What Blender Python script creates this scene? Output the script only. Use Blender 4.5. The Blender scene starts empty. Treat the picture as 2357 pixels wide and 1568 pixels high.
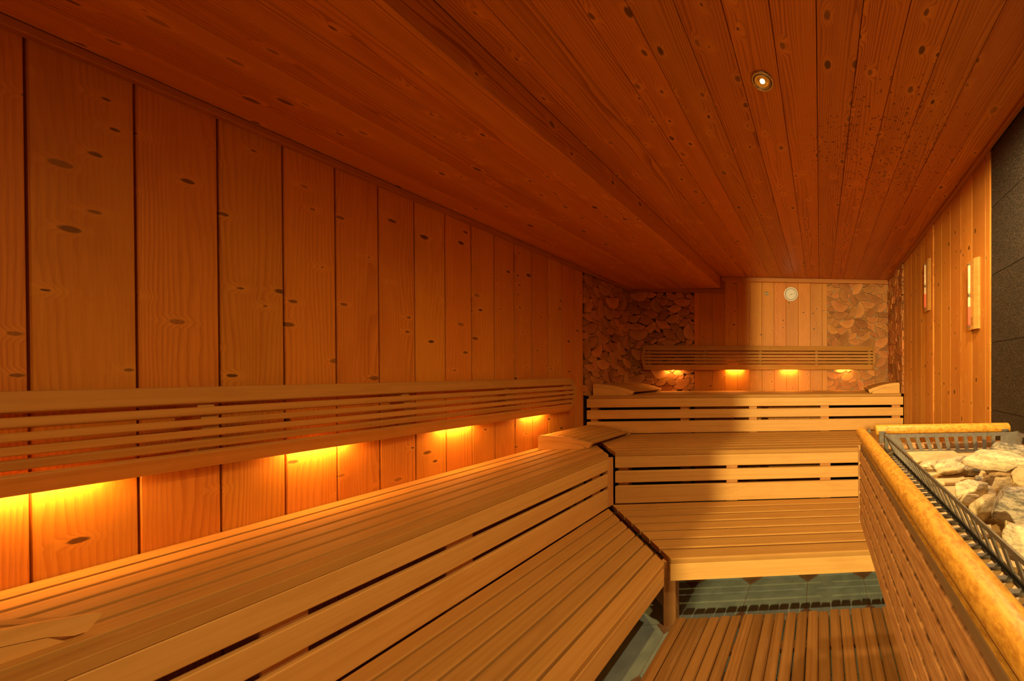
import bpy, bmesh, math, random
import numpy as np
from mathutils import Vector, Matrix, noise

# ------------------------------------------------------------------ camera, light, exposure
SC = bpy.context.scene
COL = SC.collection
E = 1.21                                   # eye height above the floor
F_PX, PX, PY, YAW, PITCH, ROLL = 742.13, 1941.54, 860.30, -0.0725, -0.0045, 0.002
IW, IH = 2357, 1568
RM = np.array(Matrix.Rotation(YAW, 3, 'Z') @ Matrix.Rotation(PITCH, 3, 'X') @ Matrix.Rotation(ROLL, 3, 'Y'))
cam_d = bpy.data.cameras.new('camera')
cam = bpy.data.objects.new('camera', cam_d)
COL.objects.link(cam)
cam_d.sensor_width = 36.0
cam_d.lens = 36.0 * F_PX / IW
cam_d.shift_x = (IW / 2 - PX) / IW
cam_d.shift_y = (PY - IH / 2) / IW
cam_d.clip_start = 0.02
M = Matrix.Identity(4)
for i in range(3):
    M[i][0], M[i][1], M[i][2] = RM[i][0], RM[i][2], -RM[i][1]
M[2][3] = E
cam.matrix_world = M
SC.camera = cam

world = bpy.data.worlds.new('world')
SC.world = world
world.use_nodes = True
world.node_tree.nodes['Background'].inputs[0].default_value = (1.0, 0.66, 0.30, 1)
world.node_tree.nodes['Background'].inputs[1].default_value = 0.15

SC.view_settings.view_transform = 'Standard'
SC.view_settings.look = 'None'
SC.view_settings.gamma = 1.0
SC.view_settings.use_curve_mapping = False
SC.view_settings.exposure = 0.25
SC.cycles.max_bounces = 10
SC.cycles.diffuse_bounces = 6
SC.cycles.sample_clamp_indirect = 6.0

def light(name, kind, loc, energy, color, size=0.03, target=None, angle=None, blend=0.3):
    d = bpy.data.lights.new(name, kind)
    d.energy = energy
    d.color = color
    if kind in ('SPOT', 'POINT'):
        d.shadow_soft_size = size
    if kind == 'SPOT':
        d.spot_size = angle
        d.spot_blend = blend
    o = bpy.data.objects.new(name, d)
    COL.objects.link(o)
    o.location = loc
    if target is not None:
        o.rotation_euler = (Vector(target) - Vector(loc)).to_track_quat('-Z', 'Y').to_euler()
    return o

WARM = (1.0, 0.70, 0.34)
# recessed ceiling spots: over the stove, the one in view, and an unseen fill one added behind the camera
light('stove_spot_light', 'SPOT', (0.43, 0.77, E + 0.985), 54, WARM, 0.02, (0.48, 1.10, 0), math.radians(165), 0.8)
light('aisle_spot_light', 'SPOT', (-0.198, 1.145, E + 0.985), 39, (1.0, 0.59, 0.15), 0.02, (-0.2, 1.15, 0), math.radians(174), 0.6)
light('entrance_fill_light', 'SPOT', (-0.198, -0.30, E + 0.985), 5, WARM, 0.02, (-0.2, -0.28, 0), math.radians(150), 0.7)
# unseen front light; the ante-room and doorway it shines through are assumed
light('unseen_front_light', 'SPOT', (-0.60, -3.6, 1.80), 1050, (1.0, 0.72, 0.27), 0.08, (0.1, 3.5, 1.3), math.radians(60), 0.2)

LAMP_POWER = 150.0
LAMP_COLOR = (1.0, 0.43, 0.085, 1)

# ------------------------------------------------------------------ room numbers (eye-relative heights + E)
W, R, DB = 1.9945, 0.7636, 3.5389
ZC, ZS, ZSL = E + 1.0162, E + 0.895, E + 0.870   # ceiling, soffit at its step, soffit at the left wall
XSTEP = -1.0485
YF = -0.75                                       # wall behind the camera
P = 0.13
H1, H2, H3 = E - 0.8732, E - 0.5287, E - 0.1955  # seat heights
D1, D2, D3 = 1.5629, 2.2376, 2.9038
X1, X2 = 0.7163, 1.3651
YLOG, XLOG_L, XLOG_R = 2.876, -1.334, 0.079

def bp(u, v, z):
    d = RM @ np.array([(u - PX) / F_PX, 1.0, -(v - PY) / F_PX])
    k = (z - E) / d[2]
    return Vector((d[0] * k, d[1] * k, z))

# ------------------------------------------------------------------ helpers
WM = {}

def reg(o, m, parent=None):
    COL.objects.link(o)
    if parent is not None:
        o.parent = parent
        o.matrix_parent_inverse = WM[parent.name].inverted()
    o.matrix_basis = m
    WM[o.name] = m.copy()
    return o

def obj(name, mesh, mat, m=None, parent=None):
    o = bpy.data.objects.new(name, mesh)
    if mat is not None and not mesh.materials:
        mesh.materials.append(mat)
    return reg(o, m if m is not None else Matrix.Identity(4), parent)

def empty(name, loc, rz=0.0):
    o = bpy.data.objects.new(name, None)
    o.empty_display_size = 0.1
    return reg(o, Matrix.Translation(loc) @ Matrix.Rotation(rz, 4, 'Z'))

def tag(o, label=None, cat=None, group=None, kind=None):
    if label: o['label'] = label
    if cat: o['category'] = cat
    if group: o['group'] = group
    if kind: o['kind'] = kind
    return o

def mk(name, verts, faces, smooth=False):
    me = bpy.data.meshes.new(name)
    me.from_pydata([tuple(v) for v in verts], [], faces)
    if smooth:
        me.polygons.foreach_set('use_smooth', [True] * len(me.polygons))
    me.update()
    return me

BC = {}
def beam_mesh(L, w, t, c, s0, s1, mat):
    key = (round(L, 4), round(w, 4), round(t, 4), round(c, 4), round(s0, 3), round(s1, 3), mat.name)
    if key in BC: return BC[key]
    h, q = w / 2, t / 2
    prof = [(-h + c, -q), (h - c, -q), (h, -q + c), (h, q - c), (h - c, q), (-h + c, q), (-h, q - c), (-h, -q + c)]
    vs = [(-L / 2 + s0 * y, y, z) for y, z in prof] + [(L / 2 + s1 * y, y, z) for y, z in prof]
    fs = [tuple(range(7, -1, -1)), tuple(range(8, 16))]
    fs += [(i, (i + 1) % 8, 8 + (i + 1) % 8, 8 + i) for i in range(8)]
    me = mk('beam', vs, fs)
    me.materials.append(mat)
    BC[key] = me
    return me

def beam(name, parent, mat, a, b, w, t, nrm, c=0.002, s0=0.0, s1=0.0):
    a, b, n = Vector(a), Vector(b), Vector(nrm).normalized()
    ex = (b - a).normalized()
    n = (n - ex * n.dot(ex)).normalized()
    ey = n.cross(ex)
    m = Matrix.Identity(4)
    ctr = (a + b) / 2
    for i in range(3):
        m[i][0], m[i][1], m[i][2], m[i][3] = ex[i], ey[i], n[i], ctr[i]
    return obj(name, beam_mesh((b - a).length, w, t, c, s0, s1, mat), mat, m, parent)

def box(name, parent, mat, lo, hi, c=0.0015):
    lo, hi = Vector(lo), Vector(hi)
    d = hi - lo
    ax = max(range(3), key=lambda i: d[i])
    oth = [i for i in range(3) if i != ax]
    nax = min(oth, key=lambda i: d[i])
    ctr = (lo + hi) / 2
    a, b = ctr.copy(), ctr.copy()
    a[ax], b[ax] = lo[ax], hi[ax]
    n = Vector((0, 0, 0)); n[nax] = 1
    wax = [i for i in oth if i != nax][0]
    return beam(name, parent, mat, a, b, d[wax], d[nax], n, min(c, d[nax] * 0.3))

def prism_mesh(name, poly, depth, smooth=False):
    """outline in local XY, extruded along local Z from 0 to depth"""
    n = len(poly)
    vs = [(x, y, 0) for x, y in poly] + [(x, y, depth) for x, y in poly]
    fs = [tuple(range(n - 1, -1, -1)), tuple(range(n, 2 * n))]
    fs += [(i, (i + 1) % n, n + (i + 1) % n, n + i) for i in range(n)]
    return mk(name, vs, fs, smooth)

def lathe_mesh(name, prof, seg=40, smooth=True):
    vs, fs = [], []
    for r, z in prof:
        for k in range(seg):
            a = 2 * math.pi * k / seg
            vs.append((r * math.cos(a), r * math.sin(a), z))
    for i in range(len(prof) - 1):
        for k in range(seg):
            k2 = (k + 1) % seg
            fs.append((i * seg + k, i * seg + k2, (i + 1) * seg + k2, (i + 1) * seg + k))
    me = mk(name, vs, fs, smooth)
    return me

def axes(ex, ey, ez, o):
    m = Matrix.Identity(4)
    for i in range(3):
        m[i][0], m[i][1], m[i][2], m[i][3] = ex[i], ey[i], ez[i], o[i]
    return m

# ------------------------------------------------------------------ materials
class NT:
    def __init__(s, name):
        s.mat = bpy.data.materials.new(name)
        s.mat.use_nodes = True
        s.t = s.mat.node_tree
        s.bsdf = s.t.nodes['Principled BSDF']
    def n(s, typ, **kw):
        nd = s.t.nodes.new(typ)
        for k, v in kw.items(): setattr(nd, k, v)
        return nd
    def put(s, sock, v):
        if isinstance(v, bpy.types.NodeSocket): s.t.links.new(v, sock)
        else: sock.default_value = v
    def m(s, op, a, b=0.0, c=0.0, clamp=False):
        nd = s.n('ShaderNodeMath', operation=op); nd.use_clamp = clamp
        s.put(nd.inputs[0], a); s.put(nd.inputs[1], b)
        if op in ('MULTIPLY_ADD', 'SMOOTH_MIN'): s.put(nd.inputs[2], c)
        return nd.outputs[0]
    def vec(s, x, y, z):
        nd = s.n('ShaderNodeCombineXYZ')
        for k, v in enumerate((x, y, z)): s.put(nd.inputs[k], v)
        return nd.outputs[0]
    def noise(s, v, scale=1.0, detail=2.0, rough=0.5):
        nd = s.n('ShaderNodeTexNoise')
        s.put(nd.inputs['Vector'], v); nd.inputs['Scale'].default_value = scale
        nd.inputs['Detail'].default_value = detail; nd.inputs['Roughness'].default_value = rough
        return nd.outputs['Fac']
    def rng(s, v, a, b, c=0.0, d=1.0, smooth=True):
        nd = s.n('ShaderNodeMapRange')
        if smooth: nd.interpolation_type = 'SMOOTHSTEP'
        s.put(nd.inputs[0], v)
        for k, q in zip((1, 2, 3, 4), (a, b, c, d)): s.put(nd.inputs[k], q)
        return nd.outputs[0]
    def mix(s, f, a, b, typ='MIX'):
        nd = s.n('ShaderNodeMix', data_type='RGBA', blend_type=typ)
        s.put(nd.inputs[0], f); s.put(nd.inputs[6], a); s.put(nd.inputs[7], b)
        return nd.outputs[2]
    def coords(s):
        tc = s.n('ShaderNodeTexCoord'); oi = s.n('ShaderNodeObjectInfo')
        sp = s.n('ShaderNodeSeparateXYZ'); s.t.links.new(tc.outputs['Object'], sp.inputs[0])
        s.rand = oi.outputs['Random']
        s.x, s.y, s.z = sp.outputs
        return s
    def bump(s, h, strength, dist=0.002):
        b = s.n('ShaderNodeBump'); b.inputs['Strength'].default_value = strength; b.inputs['Distance'].default_value = dist
        s.put(b.inputs['Height'], h); s.t.links.new(b.outputs[0], s.bsdf.inputs['Normal'])
    def done(s, col, rough=0.5, spec=0.4, metal=0.0):
        s.put(s.bsdf.inputs['Base Color'], col); s.put(s.bsdf.inputs['Roughness'], rough)
        s.bsdf.inputs['Specular IOR Level'].default_value = spec
        s.bsdf.inputs['Metallic'].default_value = metal
        return s.mat

def rgb(r, g, b): return (r, g, b, 1.0)

def pine(name, light_c, dark_c, knot_c, bands=95.0, contrast=0.55, knots=0.46, rough=0.5, spec=0.35, coat=0.0, splash=False, tint=0.22, bumpy=0.25, halo=0.25, kx=13.0, ky=7.5, bow=1.5):
    s = NT(name).coords()
    off = s.m('MULTIPLY', s.rand, 61.7)
    off2 = s.m('MULTIPLY', s.rand, 23.3)
    x = s.m('ADD', s.x, off)
    y = s.m('ADD', s.y, off2)
    # knots
    vo = s.n('ShaderNodeTexVoronoi'); vo.voronoi_dimensions = '2D'
    vv = s.vec(s.m('MULTIPLY', x, kx), s.m('MULTIPLY', y, ky), off2)
    s.put(vo.inputs['Vector'], vv); vo.inputs['Scale'].default_value = 1.0
    cs = s.n('ShaderNodeSeparateColor'); s.t.links.new(vo.outputs['Color'], cs.inputs[0])
    keep = s.m('LESS_THAN', cs.outputs[0], knots)
    size = s.m('MULTIPLY_ADD', s.m('POWER', cs.outputs[1], 2.0), 0.095, 0.040)
    dist = s.m('ADD', vo.outputs['Distance'], s.m('MULTIPLY', s.noise(s.vec(x, y, s.z), 38, 3), 0.10))
    dist = s.m('SUBTRACT', dist, 0.045)
    kn = s.m('MULTIPLY', s.rng(dist, s.m('MULTIPLY', size, 1.25), s.m('MULTIPLY', size, 0.75), 0.0, 1.0), keep)
    infl = s.m('MULTIPLY', s.rng(dist, 0.34, 0.0, 0.0, 1.0), keep)
    # growth rings: stretched along the board, bowed round the knots
    warp = s.noise(s.vec(s.m('MULTIPLY', x, 0.9), s.m('MULTIPLY', y, 7.0), off), 1.0, 2.0)
    warp2 = s.noise(s.vec(s.m('MULTIPLY', x, 5.0), s.m('MULTIPLY', y, 22.0), off), 1.0, 2.0)
    g = s.m('MULTIPLY_ADD', s.y, bands, s.m('MULTIPLY', warp, 9.0))
    g = s.m('MULTIPLY_ADD', warp2, 0.9, g)
    g = s.m('MULTIPLY_ADD', infl, bow, g)
    warp3 = s.noise(s.vec(s.m('MULTIPLY', x, 0.45), s.m('MULTIPLY', y, 11.0), off2), 1.0, 1.0)
    g = s.m('MULTIPLY_ADD', warp3, 7.0, g)
    fr = s.m('FRACT', g)
    line = s.m('MULTIPLY', s.rng(fr, 0.30, 0.92, 0.0, 1.0), s.rng(fr, 1.0, 0.93, 0.0, 1.0))
    amt = s.rng(s.noise(s.vec(s.m('MULTIPLY', x, 0.6), s.m('MULTIPLY', y, 14.0), off2), 1.0, 2.0), 0.30, 0.70, 0.15, 1.0)
    line = s.m('MULTIPLY', line, amt)
    fib = s.noise(s.vec(s.m('MULTIPLY', x, 9.0), s.m('MULTIPLY', y, 420.0), s.m('MULTIPLY', s.z, 420.0)), 1.0, 2.0)
    blot = s.noise(s.vec(s.m('MULTIPLY', x, 2.5), s.m('MULTIPLY', y, 9.0), off), 1.0, 3.0)
    col = s.mix(s.m('MULTIPLY', line, contrast), light_c, dark_c)
    col = s.mix(s.m('MULTIPLY', s.rng(fib, 0.35, 0.75), 0.22), col, dark_c)
    col = s.mix(s.m('MULTIPLY', s.rng(blot, 0.50, 0.75), 0.30), col, dark_c)
    col = s.mix(s.m('MULTIPLY', infl, halo), col, rgb(min(light_c[0] * 1.25, 0.95), light_c[1] * 1.45, light_c[2] * 1.6))
    val = s.m('MULTIPLY_ADD', s.rand, tint, 1.0 - tint / 2)
    hs = s.n('ShaderNodeHueSaturation'); s.put(hs.inputs['Color'], col); s.put(hs.inputs['Value'], val)
    s.put(hs.inputs['Hue'], s.m('MULTIPLY_ADD', s.m('FRACT', s.m('MULTIPLY', s.rand, 7.3)), 0.012, 0.494))
    col = s.mix(s.m('MULTIPLY', kn, s.m('MULTIPLY_ADD', cs.outputs[2], 0.45, 0.48)), hs.outputs[0], knot_c)
    if splash:   # dark splash marks left by steam and water round the stove
        ge = s.n('ShaderNodeNewGeometry'); sp = s.n('ShaderNodeSeparateXYZ'); s.t.links.new(ge.outputs['Position'], sp.inputs[0])
        dx = s.m('SUBTRACT', sp.outputs[0], 0.30); dy = s.m('SUBTRACT', sp.outputs[1], 1.55)
        rr = s.m('ADD', s.m('MULTIPLY', dx, dx), s.m('MULTIPLY', s.m('MULTIPLY', dy, dy), 0.55))
        reg_ = s.rng(rr, 0.30, 0.02, 0.0, 1.0)
        v2 = s.n('ShaderNodeTexVoronoi'); s.t.links.new(ge.outputs['Position'], v2.inputs['Vector']); v2.inputs['Scale'].default_value = 85.0
        c2 = s.n('ShaderNodeSeparateColor'); s.t.links.new(v2.outputs['Color'], c2.inputs[0])
        rad = s.m('MULTIPLY', s.m('MULTIPLY', s.m('POWER', c2.outputs[0], 2.0), 0.62), reg_)
        d2 = s.m('ADD', v2.outputs['Distance'], s.m('MULTIPLY', s.noise(ge.outputs['Position'], 150, 3), 0.34))
        spot = s.m('MULTIPLY', s.rng(d2, s.m('ADD', rad, 0.12), s.m('ADD', rad, 0.07), 0.0, 1.0), s.m('GREATER_THAN', reg_, 0.02))
        col = s.mix(s.m('MULTIPLY', spot, 0.72), col, rgb(0.13, 0.018, 0.003))
    s.bump(s.m('ADD', s.m('MULTIPLY', line, -0.5), s.m('ADD', s.m('MULTIPLY', fib, 0.5), s.m('MULTIPLY', infl, 0.8))), bumpy, 0.0012)
    s.bsdf.inputs['Coat Weight'].default_value = coat
    s.bsdf.inputs['Coat Roughness'].default_value = 0.22
    return s.done(col, rough, spec)

def smooth_wood(name, light_c, dark_c, rough=0.5, spec=0.3, wear=0.0, tint=0.16, streak=0.35):
    s = NT(name).coords()
    off = s.m('MULTIPLY', s.rand, 47.1)
    x = s.m('ADD', s.x, off)
    y = s.m('ADD', s.y, s.m('MULTIPLY', s.rand, 13.7))
    z = s.z
    fib = s.noise(s.vec(s.m('MULTIPLY', x, 14.0), s.m('MULTIPLY', y, 520.0), s.m('MULTIPLY', z, 520.0)), 1.0, 2.0)
    st = s.noise(s.vec(s.m('MULTIPLY', x, 1.3), s.m('MULTIPLY', y, 62.0), s.m('MULTIPLY', z, 62.0)), 1.0, 3.0)
    bl = s.noise(s.vec(s.m('MULTIPLY', x, 5.0), s.m('MULTIPLY', y, 14.0), s.m('MULTIPLY', z, 14.0)), 1.0, 4.0, 0.6)
    col = s.mix(s.m('MULTIPLY', s.rng(st, 0.38, 0.70), streak), light_c, dark_c)
    col = s.mix(s.m('MULTIPLY', s.rng(fib, 0.42, 0.72), 0.22), col, dark_c)
    col = s.mix(s.m('MULTIPLY', s.rng(bl, 0.48, 0.72), 0.30), col, dark_c)
    if wear > 0:
        wn = s.noise(s.vec(s.m('MULTIPLY', x, 4.0), s.m('MULTIPLY', y, 26.0), z), 1.0, 5.0, 0.65)
        col = s.mix(s.m('MULTIPLY', s.rng(wn, 0.56, 0.74), wear), col, rgb(0.46, 0.27, 0.14))
    hs = s.n('ShaderNodeHueSaturation'); s.put(hs.inputs['Color'], col)
    s.put(hs.inputs['Value'], s.m('MULTIPLY_ADD', s.rand, tint, 1.0 - tint / 2))
    s.bump(s.m('ADD', fib, s.m('MULTIPLY', st, 0.6)), 0.10, 0.001)
    return s.done(hs.outputs[0], rough, spec)

def burl_wood(name, light_c, dark_c):
    s = NT(name).coords()
    x = s.m('ADD', s.x, s.m('MULTIPLY', s.rand, 9.0))
    a = s.noise(s.vec(s.m('MULTIPLY', x, 75.0), s.m('MULTIPLY', s.y, 150.0), s.m('MULTIPLY', s.z, 150.0)), 1.0, 5.0, 0.68)
    b = s.noise(s.vec(s.m('MULTIPLY', x, 60.0), s.m('MULTIPLY', s.y, 190.0), s.m('MULTIPLY', s.z, 190.0)), 1.0, 2.0)
    col = s.mix(s.m('MULTIPLY', s.rng(a, 0.40, 0.66), 0.75), light_c, dark_c)
    col = s.mix(s.m('MULTIPLY', s.rng(b, 0.5, 0.75), 0.25), col, dark_c)
    s.bump(a, 0.15, 0.001)
    return s.done(col, 0.42, 0.45)

def rough_board(name, light_c, dark_c):
    s = NT(name).coords()
    x = s.m('ADD', s.x, s.m('MULTIPLY', s.rand, 17.0))
    a = s.noise(s.vec(s.m('MULTIPLY', x, 16.0), s.m('MULTIPLY', s.y, 110.0), s.m('MULTIPLY', s.z, 110.0)), 1.0, 5.0, 0.65)
    c = s.noise(s.vec(s.m('MULTIPLY', x, 60.0), s.m('MULTIPLY', s.y, 160.0), s.m('MULTIPLY', s.z, 160.0)), 1.0, 4.0, 0.7)
    ed = s.rng(s.m('ABSOLUTE', s.y), 0.0170, 0.0205, 0.0, 1.0)  # shade of the grooves between boards, put into the edge colour
    edn = s.m('MULTIPLY', ed, s.rng(s.noise(s.vec(s.m('MULTIPLY', x, 45.0), s.y, s.z), 1.0, 3.0), 0.35, 0.65, 0.2, 1.0))
    col = s.mix(s.m('MULTIPLY', s.rng(a, 0.36, 0.68), 0.8), light_c, dark_c)
    col = s.mix(s.m('MULTIPLY', s.rng(c, 0.52, 0.72), 0.45), col, dark_c)
    col = s.mix(s.m('MULTIPLY', edn, 0.92), col, rgb(0.07, 0.025, 0.01))
    s.bump(s.m('ADD', a, s.m('MULTIPLY', c, 0.6)), 0.35, 0.0015)
    return s.done(col, 0.55, 0.35)

def log_end(name):
    s = NT(name).coords()
    rad = s.m('SQRT', s.m('ADD', s.m('MULTIPLY', s.x, s.x), s.m('MULTIPLY', s.y, s.y)))
    wob = s.noise(s.vec(s.x, s.y, s.m('MULTIPLY', s.rand, 31.0)), 18.0, 3.0)
    r2 = s.m('MULTIPLY_ADD', wob, 0.016, rad)
    ring = s.m('FRACT', s.m('MULTIPLY', r2, 105.0))
    ring = s.m('MULTIPLY', s.rng(ring, 0.35, 0.9), s.rng(ring, 1.0, 0.9))
    fine = s.noise(s.vec(s.x, s.y, s.m('MULTIPLY', s.rand, 11.0)), 260.0, 3.0)
    saw = s.noise(s.vec(s.m('MULTIPLY', s.x, 20.0), s.m('MULTIPLY', s.y, 340.0), s.m('MULTIPLY', s.rand, 11.0)), 1.0, 2.0)
    col = s.mix(s.m('MULTIPLY', ring, 0.38), rgb(0.50, 0.210, 0.058), rgb(0.22, 0.075, 0.016))
    col = s.mix(s.rng(rad, 0.03, 0.075, 0.0, 0.32), col, rgb(0.70, 0.34, 0.11))
    col = s.mix(s.m('MULTIPLY', s.rng(fine, 0.45, 0.75), 0.25), col, rgb(0.14, 0.05, 0.02))
    col = s.mix(s.m('MULTIPLY', s.rng(saw, 0.5, 0.8), 0.18), col, rgb(0.60, 0.33, 0.16))
    hs = s.n('ShaderNodeHueSaturation'); s.put(hs.inputs['Color'], col)
    s.put(hs.inputs['Value'], s.m('MULTIPLY_ADD', s.rand, 0.60, 0.66))
    s.put(hs.inputs['Hue'], s.m('MULTIPLY_ADD', s.m('FRACT', s.m('MULTIPLY', s.rand, 5.7)), 0.014, 0.493))
    s.bump(s.m('ADD', ring, s.m('MULTIPLY', fine, 0.7)), 0.25, 0.001)
    return s.done(hs.outputs[0], 0.65, 0.25)

def granite(name):
    s = NT(name)
    ge = s.n('ShaderNodeTexCoord').outputs['Object']
    a = s.noise(ge, 210.0, 3.0, 0.7)
    b = s.noise(ge, 420.0, 1.0)
    col = s.mix(s.rng(a, 0.45, 0.62), rgb(0.016, 0.013, 0.010), rgb(0.062, 0.050, 0.038))
    col = s.mix(s.m('MULTIPLY', s.rng(b, 0.62, 0.72), 0.55), col, rgb(0.20, 0.16, 0.11))
    s.bump(a, 0.15, 0.0005)
    return s.done(col, 0.55, 0.4)

def plain(name, c, rough=0.5, spec=0.4, metal=0.0, var=0.12, scale=60.0):
    s = NT(name)
    tc = s.n('ShaderNodeTexCoord').outputs['Object']
    nz = s.noise(tc, scale, 4.0, 0.6)
    d = (c[0] * (1 - var * 2), c[1] * (1 - var * 2), c[2] * (1 - var * 2), 1)
    col = s.mix(s.rng(nz, 0.35, 0.7), rgb(*c[:3]), d)
    s.bump(nz, 0.06, 0.001)
    return s.done(col, rough, spec, metal)

def tile_mat(name, c1, c2):
    s = NT(name).coords()
    v = s.vec(s.m('ADD', s.x, s.m('MULTIPLY', s.rand, 9.0)), s.y, s.m('MULTIPLY', s.rand, 5.0))
    a = s.noise(v, 14.0, 4.0, 0.6); b = s.noise(v, 240.0, 2.0)
    col = s.mix(s.rng(a, 0.35, 0.68), c1, c2)
    col = s.mix(s.m('MULTIPLY', s.rng(b, 0.45, 0.7), 0.25), col, rgb(c1[0] * 0.5, c1[1] * 0.5, c1[2] * 0.5))
    s.bump(b, 0.05, 0.0005)
    return s.done(col, s.rng(a, 0.3, 0.7, 0.22, 0.38), 0.5)

def stone_mat(name, light_c, dark_c, amount, vein=0.5):
    s = NT(name).coords()
    v = s.vec(s.m('ADD', s.x, s.m('MULTIPLY', s.rand, 7.0)), s.m('MULTIPLY', s.y, 1.0), s.m('MULTIPLY', s.z, 3.5))
    a = s.noise(v, 34.0, 5.0, 0.68); b = s.noise(v, 130.0, 4.0, 0.7); c = s.noise(v, 420.0, 2.0)
    col = s.mix(s.m('MULTIPLY', s.rng(a, 0.42, 0.62), amount), light_c, dark_c)
    col = s.mix(s.m('MULTIPLY', s.rng(b, 0.52, 0.64), vein), col, dark_c)
    col = s.mix(s.m('MULTIPLY', s.rng(c, 0.60, 0.72), 0.45), col, rgb(0.05, 0.04, 0.03))
    s.bump(s.m('ADD', a, s.m('MULTIPLY', b, 0.5)), 0.5, 0.004)
    return s.done(col, 0.75, 0.25)

def emit(name, col, strength):
    s = NT(name)
    s.bsdf.inputs['Emission Color'].default_value = col
    s.bsdf.inputs['Emission Strength'].default_value = strength
    nz = s.noise(s.n('ShaderNodeTexCoord').outputs['Object'], 30.0)
    return s.done(s.mix(nz, rgb(0.9, 0.7, 0.4), rgb(0.8, 0.6, 0.3)), 0.4)

MT = {}
MT['pine'] = pine('pine_wall', rgb(0.66, 0.268, 0.034), rgb(0.39, 0.105, 0.009), rgb(0.055, 0.016, 0.006))
MT['pine_right'] = pine('pine_wall_aged', rgb(0.62, 0.262, 0.042), rgb(0.37, 0.110, 0.011), rgb(0.06, 0.018, 0.006), bands=130, contrast=0.8, knots=0.7, splash=False, kx=9.0, ky=12.0)
MT['ceiling'] = pine('pine_ceiling', rgb(0.66, 0.240, 0.030), rgb(0.33, 0.080, 0.007), rgb(0.05, 0.016, 0.005), bands=80, contrast=0.95, knots=0.55, rough=0.42, spec=0.45, coat=0.06, splash=True, tint=0.20, halo=0.55, kx=8.0, ky=11.0, bow=2.0)
MT['trim'] = smooth_wood('trim_wood', rgb(0.42, 0.155, 0.035), rgb(0.26, 0.075, 0.014), 0.45)
MT['trim_light'] = smooth_wood('trim_wood_light', rgb(0.62, 0.26, 0.06), rgb(0.42, 0.14, 0.025), 0.45)
MT['bench'] = smooth_wood('bench_wood', rgb(0.72, 0.430, 0.135), rgb(0.53, 0.265, 0.060), 0.48, 0.3)
MT['seat'] = smooth_wood('seat_wood_shaded', rgb(0.53, 0.290, 0.078), rgb(0.36, 0.165, 0.034), 0.60, 0.18)  # bench wood darkened: the weak grazing light on seat tops is in the colour
MT['backrest'] = smooth_wood('backrest_wood', rgb(0.54, 0.275, 0.068), rgb(0.36, 0.155, 0.030), 0.55, 0.22)
MT['post'] = smooth_wood('bench_post_wood', rgb(0.62, 0.31, 0.10), rgb(0.45, 0.19, 0.05), 0.5)
MT['duck'] = smooth_wood('duckboard_wood', rgb(0.32, 0.150, 0.042), rgb(0.17, 0.068, 0.016), 0.42, 0.4, wear=0.35, tint=0.3, streak=0.6)
MT['burl'] = burl_wood('rail_wood', rgb(0.76, 0.39, 0.055), rgb(0.40, 0.15, 0.014))
MT['rough'] = rough_board('guard_board_wood', rgb(0.66, 0.345, 0.135), rgb(0.36, 0.150, 0.042))
MT['pale'] = smooth_wood('pale_wood', rgb(0.62, 0.36, 0.15), rgb(0.45, 0.24, 0.09), 0.5)
MT['weathered'] = smooth_wood('weathered_wood', rgb(0.36, 0.22, 0.10), rgb(0.22, 0.13, 0.06), 0.55)
MT['log'] = log_end('log_end_grain')
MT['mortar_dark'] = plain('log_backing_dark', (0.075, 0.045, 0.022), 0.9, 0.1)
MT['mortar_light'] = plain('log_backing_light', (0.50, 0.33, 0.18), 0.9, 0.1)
MT['backing'] = plain('wall_backing', (0.035, 0.014, 0.006), 0.9, 0.1)
MT['granite'] = granite('dark_granite')
MT['granite_joint'] = plain('granite_joint', (0.20, 0.16, 0.10), 0.8, 0.2)
MT['tile'] = tile_mat('floor_tile', rgb(0.37, 0.47, 0.43), rgb(0.28, 0.36, 0.335))
MT['inset'] = tile_mat('floor_inset_tile', rgb(0.30, 0.17, 0.09), rgb(0.22, 0.12, 0.06))
MT['grout'] = plain('floor_grout', (0.36, 0.25, 0.17), 0.85, 0.2)
MT['steel'] = plain('dark_steel', (0.20, 0.175, 0.15), 0.45, 0.5, 0.35, 0.15, 90)
MT['black_steel'] = plain('black_steel', (0.035, 0.032, 0.030), 0.45, 0.5, 0.4)
MT['ceramic'] = plain('cream_ceramic', (0.70, 0.52, 0.28), 0.7, 0.2, 0.0, 0.10, 40)
MT['chrome'] = plain('brushed_chrome', (0.60, 0.55, 0.42), 0.22, 0.5, 1.0, 0.05)
MT['reflector'] = plain('spot_reflector', (0.85, 0.70, 0.35), 0.15, 0.5, 1.0, 0.05)
MT['white'] = plain('white_enamel', (0.95, 0.95, 0.95), 0.3, 0.5, 0.0, 0.02)
MT['dial'] = plain('dial_face', (0.88, 0.88, 0.84), 0.5, 0.3, 0.0, 0.03)
MT['grey'] = plain('dial_grey_ring', (0.22, 0.23, 0.19), 0.4, 0.4)
MT['ink'] = plain('black_ink', (0.03, 0.025, 0.02), 0.6, 0.2)
MT['badge'] = plain('badge_wood', (0.50, 0.36, 0.18), 0.5, 0.3)
MT['badge_line'] = plain('badge_line', (0.78, 0.60, 0.36), 0.5, 0.3)
MT['sand'] = plain('pink_sand', (0.75, 0.14, 0.09), 0.6, 0.2, 0.0, 0.05, 300)
MT['tube'] = plain('tube_glass_white', (0.72, 0.55, 0.36), 0.08, 0.7, 0.0, 0.03)
MT['lamp'] = emit('backrest_lamp_glow', LAMP_COLOR, LAMP_POWER)
MT['bulb'] = emit('spot_bulb_glow', (1.0, 0.75, 0.35, 1), 14.0)
MT['socket'] = plain('lamp_socket', (0.10, 0.08, 0.06), 0.5)
MT['stone_pale'] = stone_mat('stone_pale', rgb(0.80, 0.64, 0.40), rgb(0.25, 0.21, 0.16), 0.55, 0.7)
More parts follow.
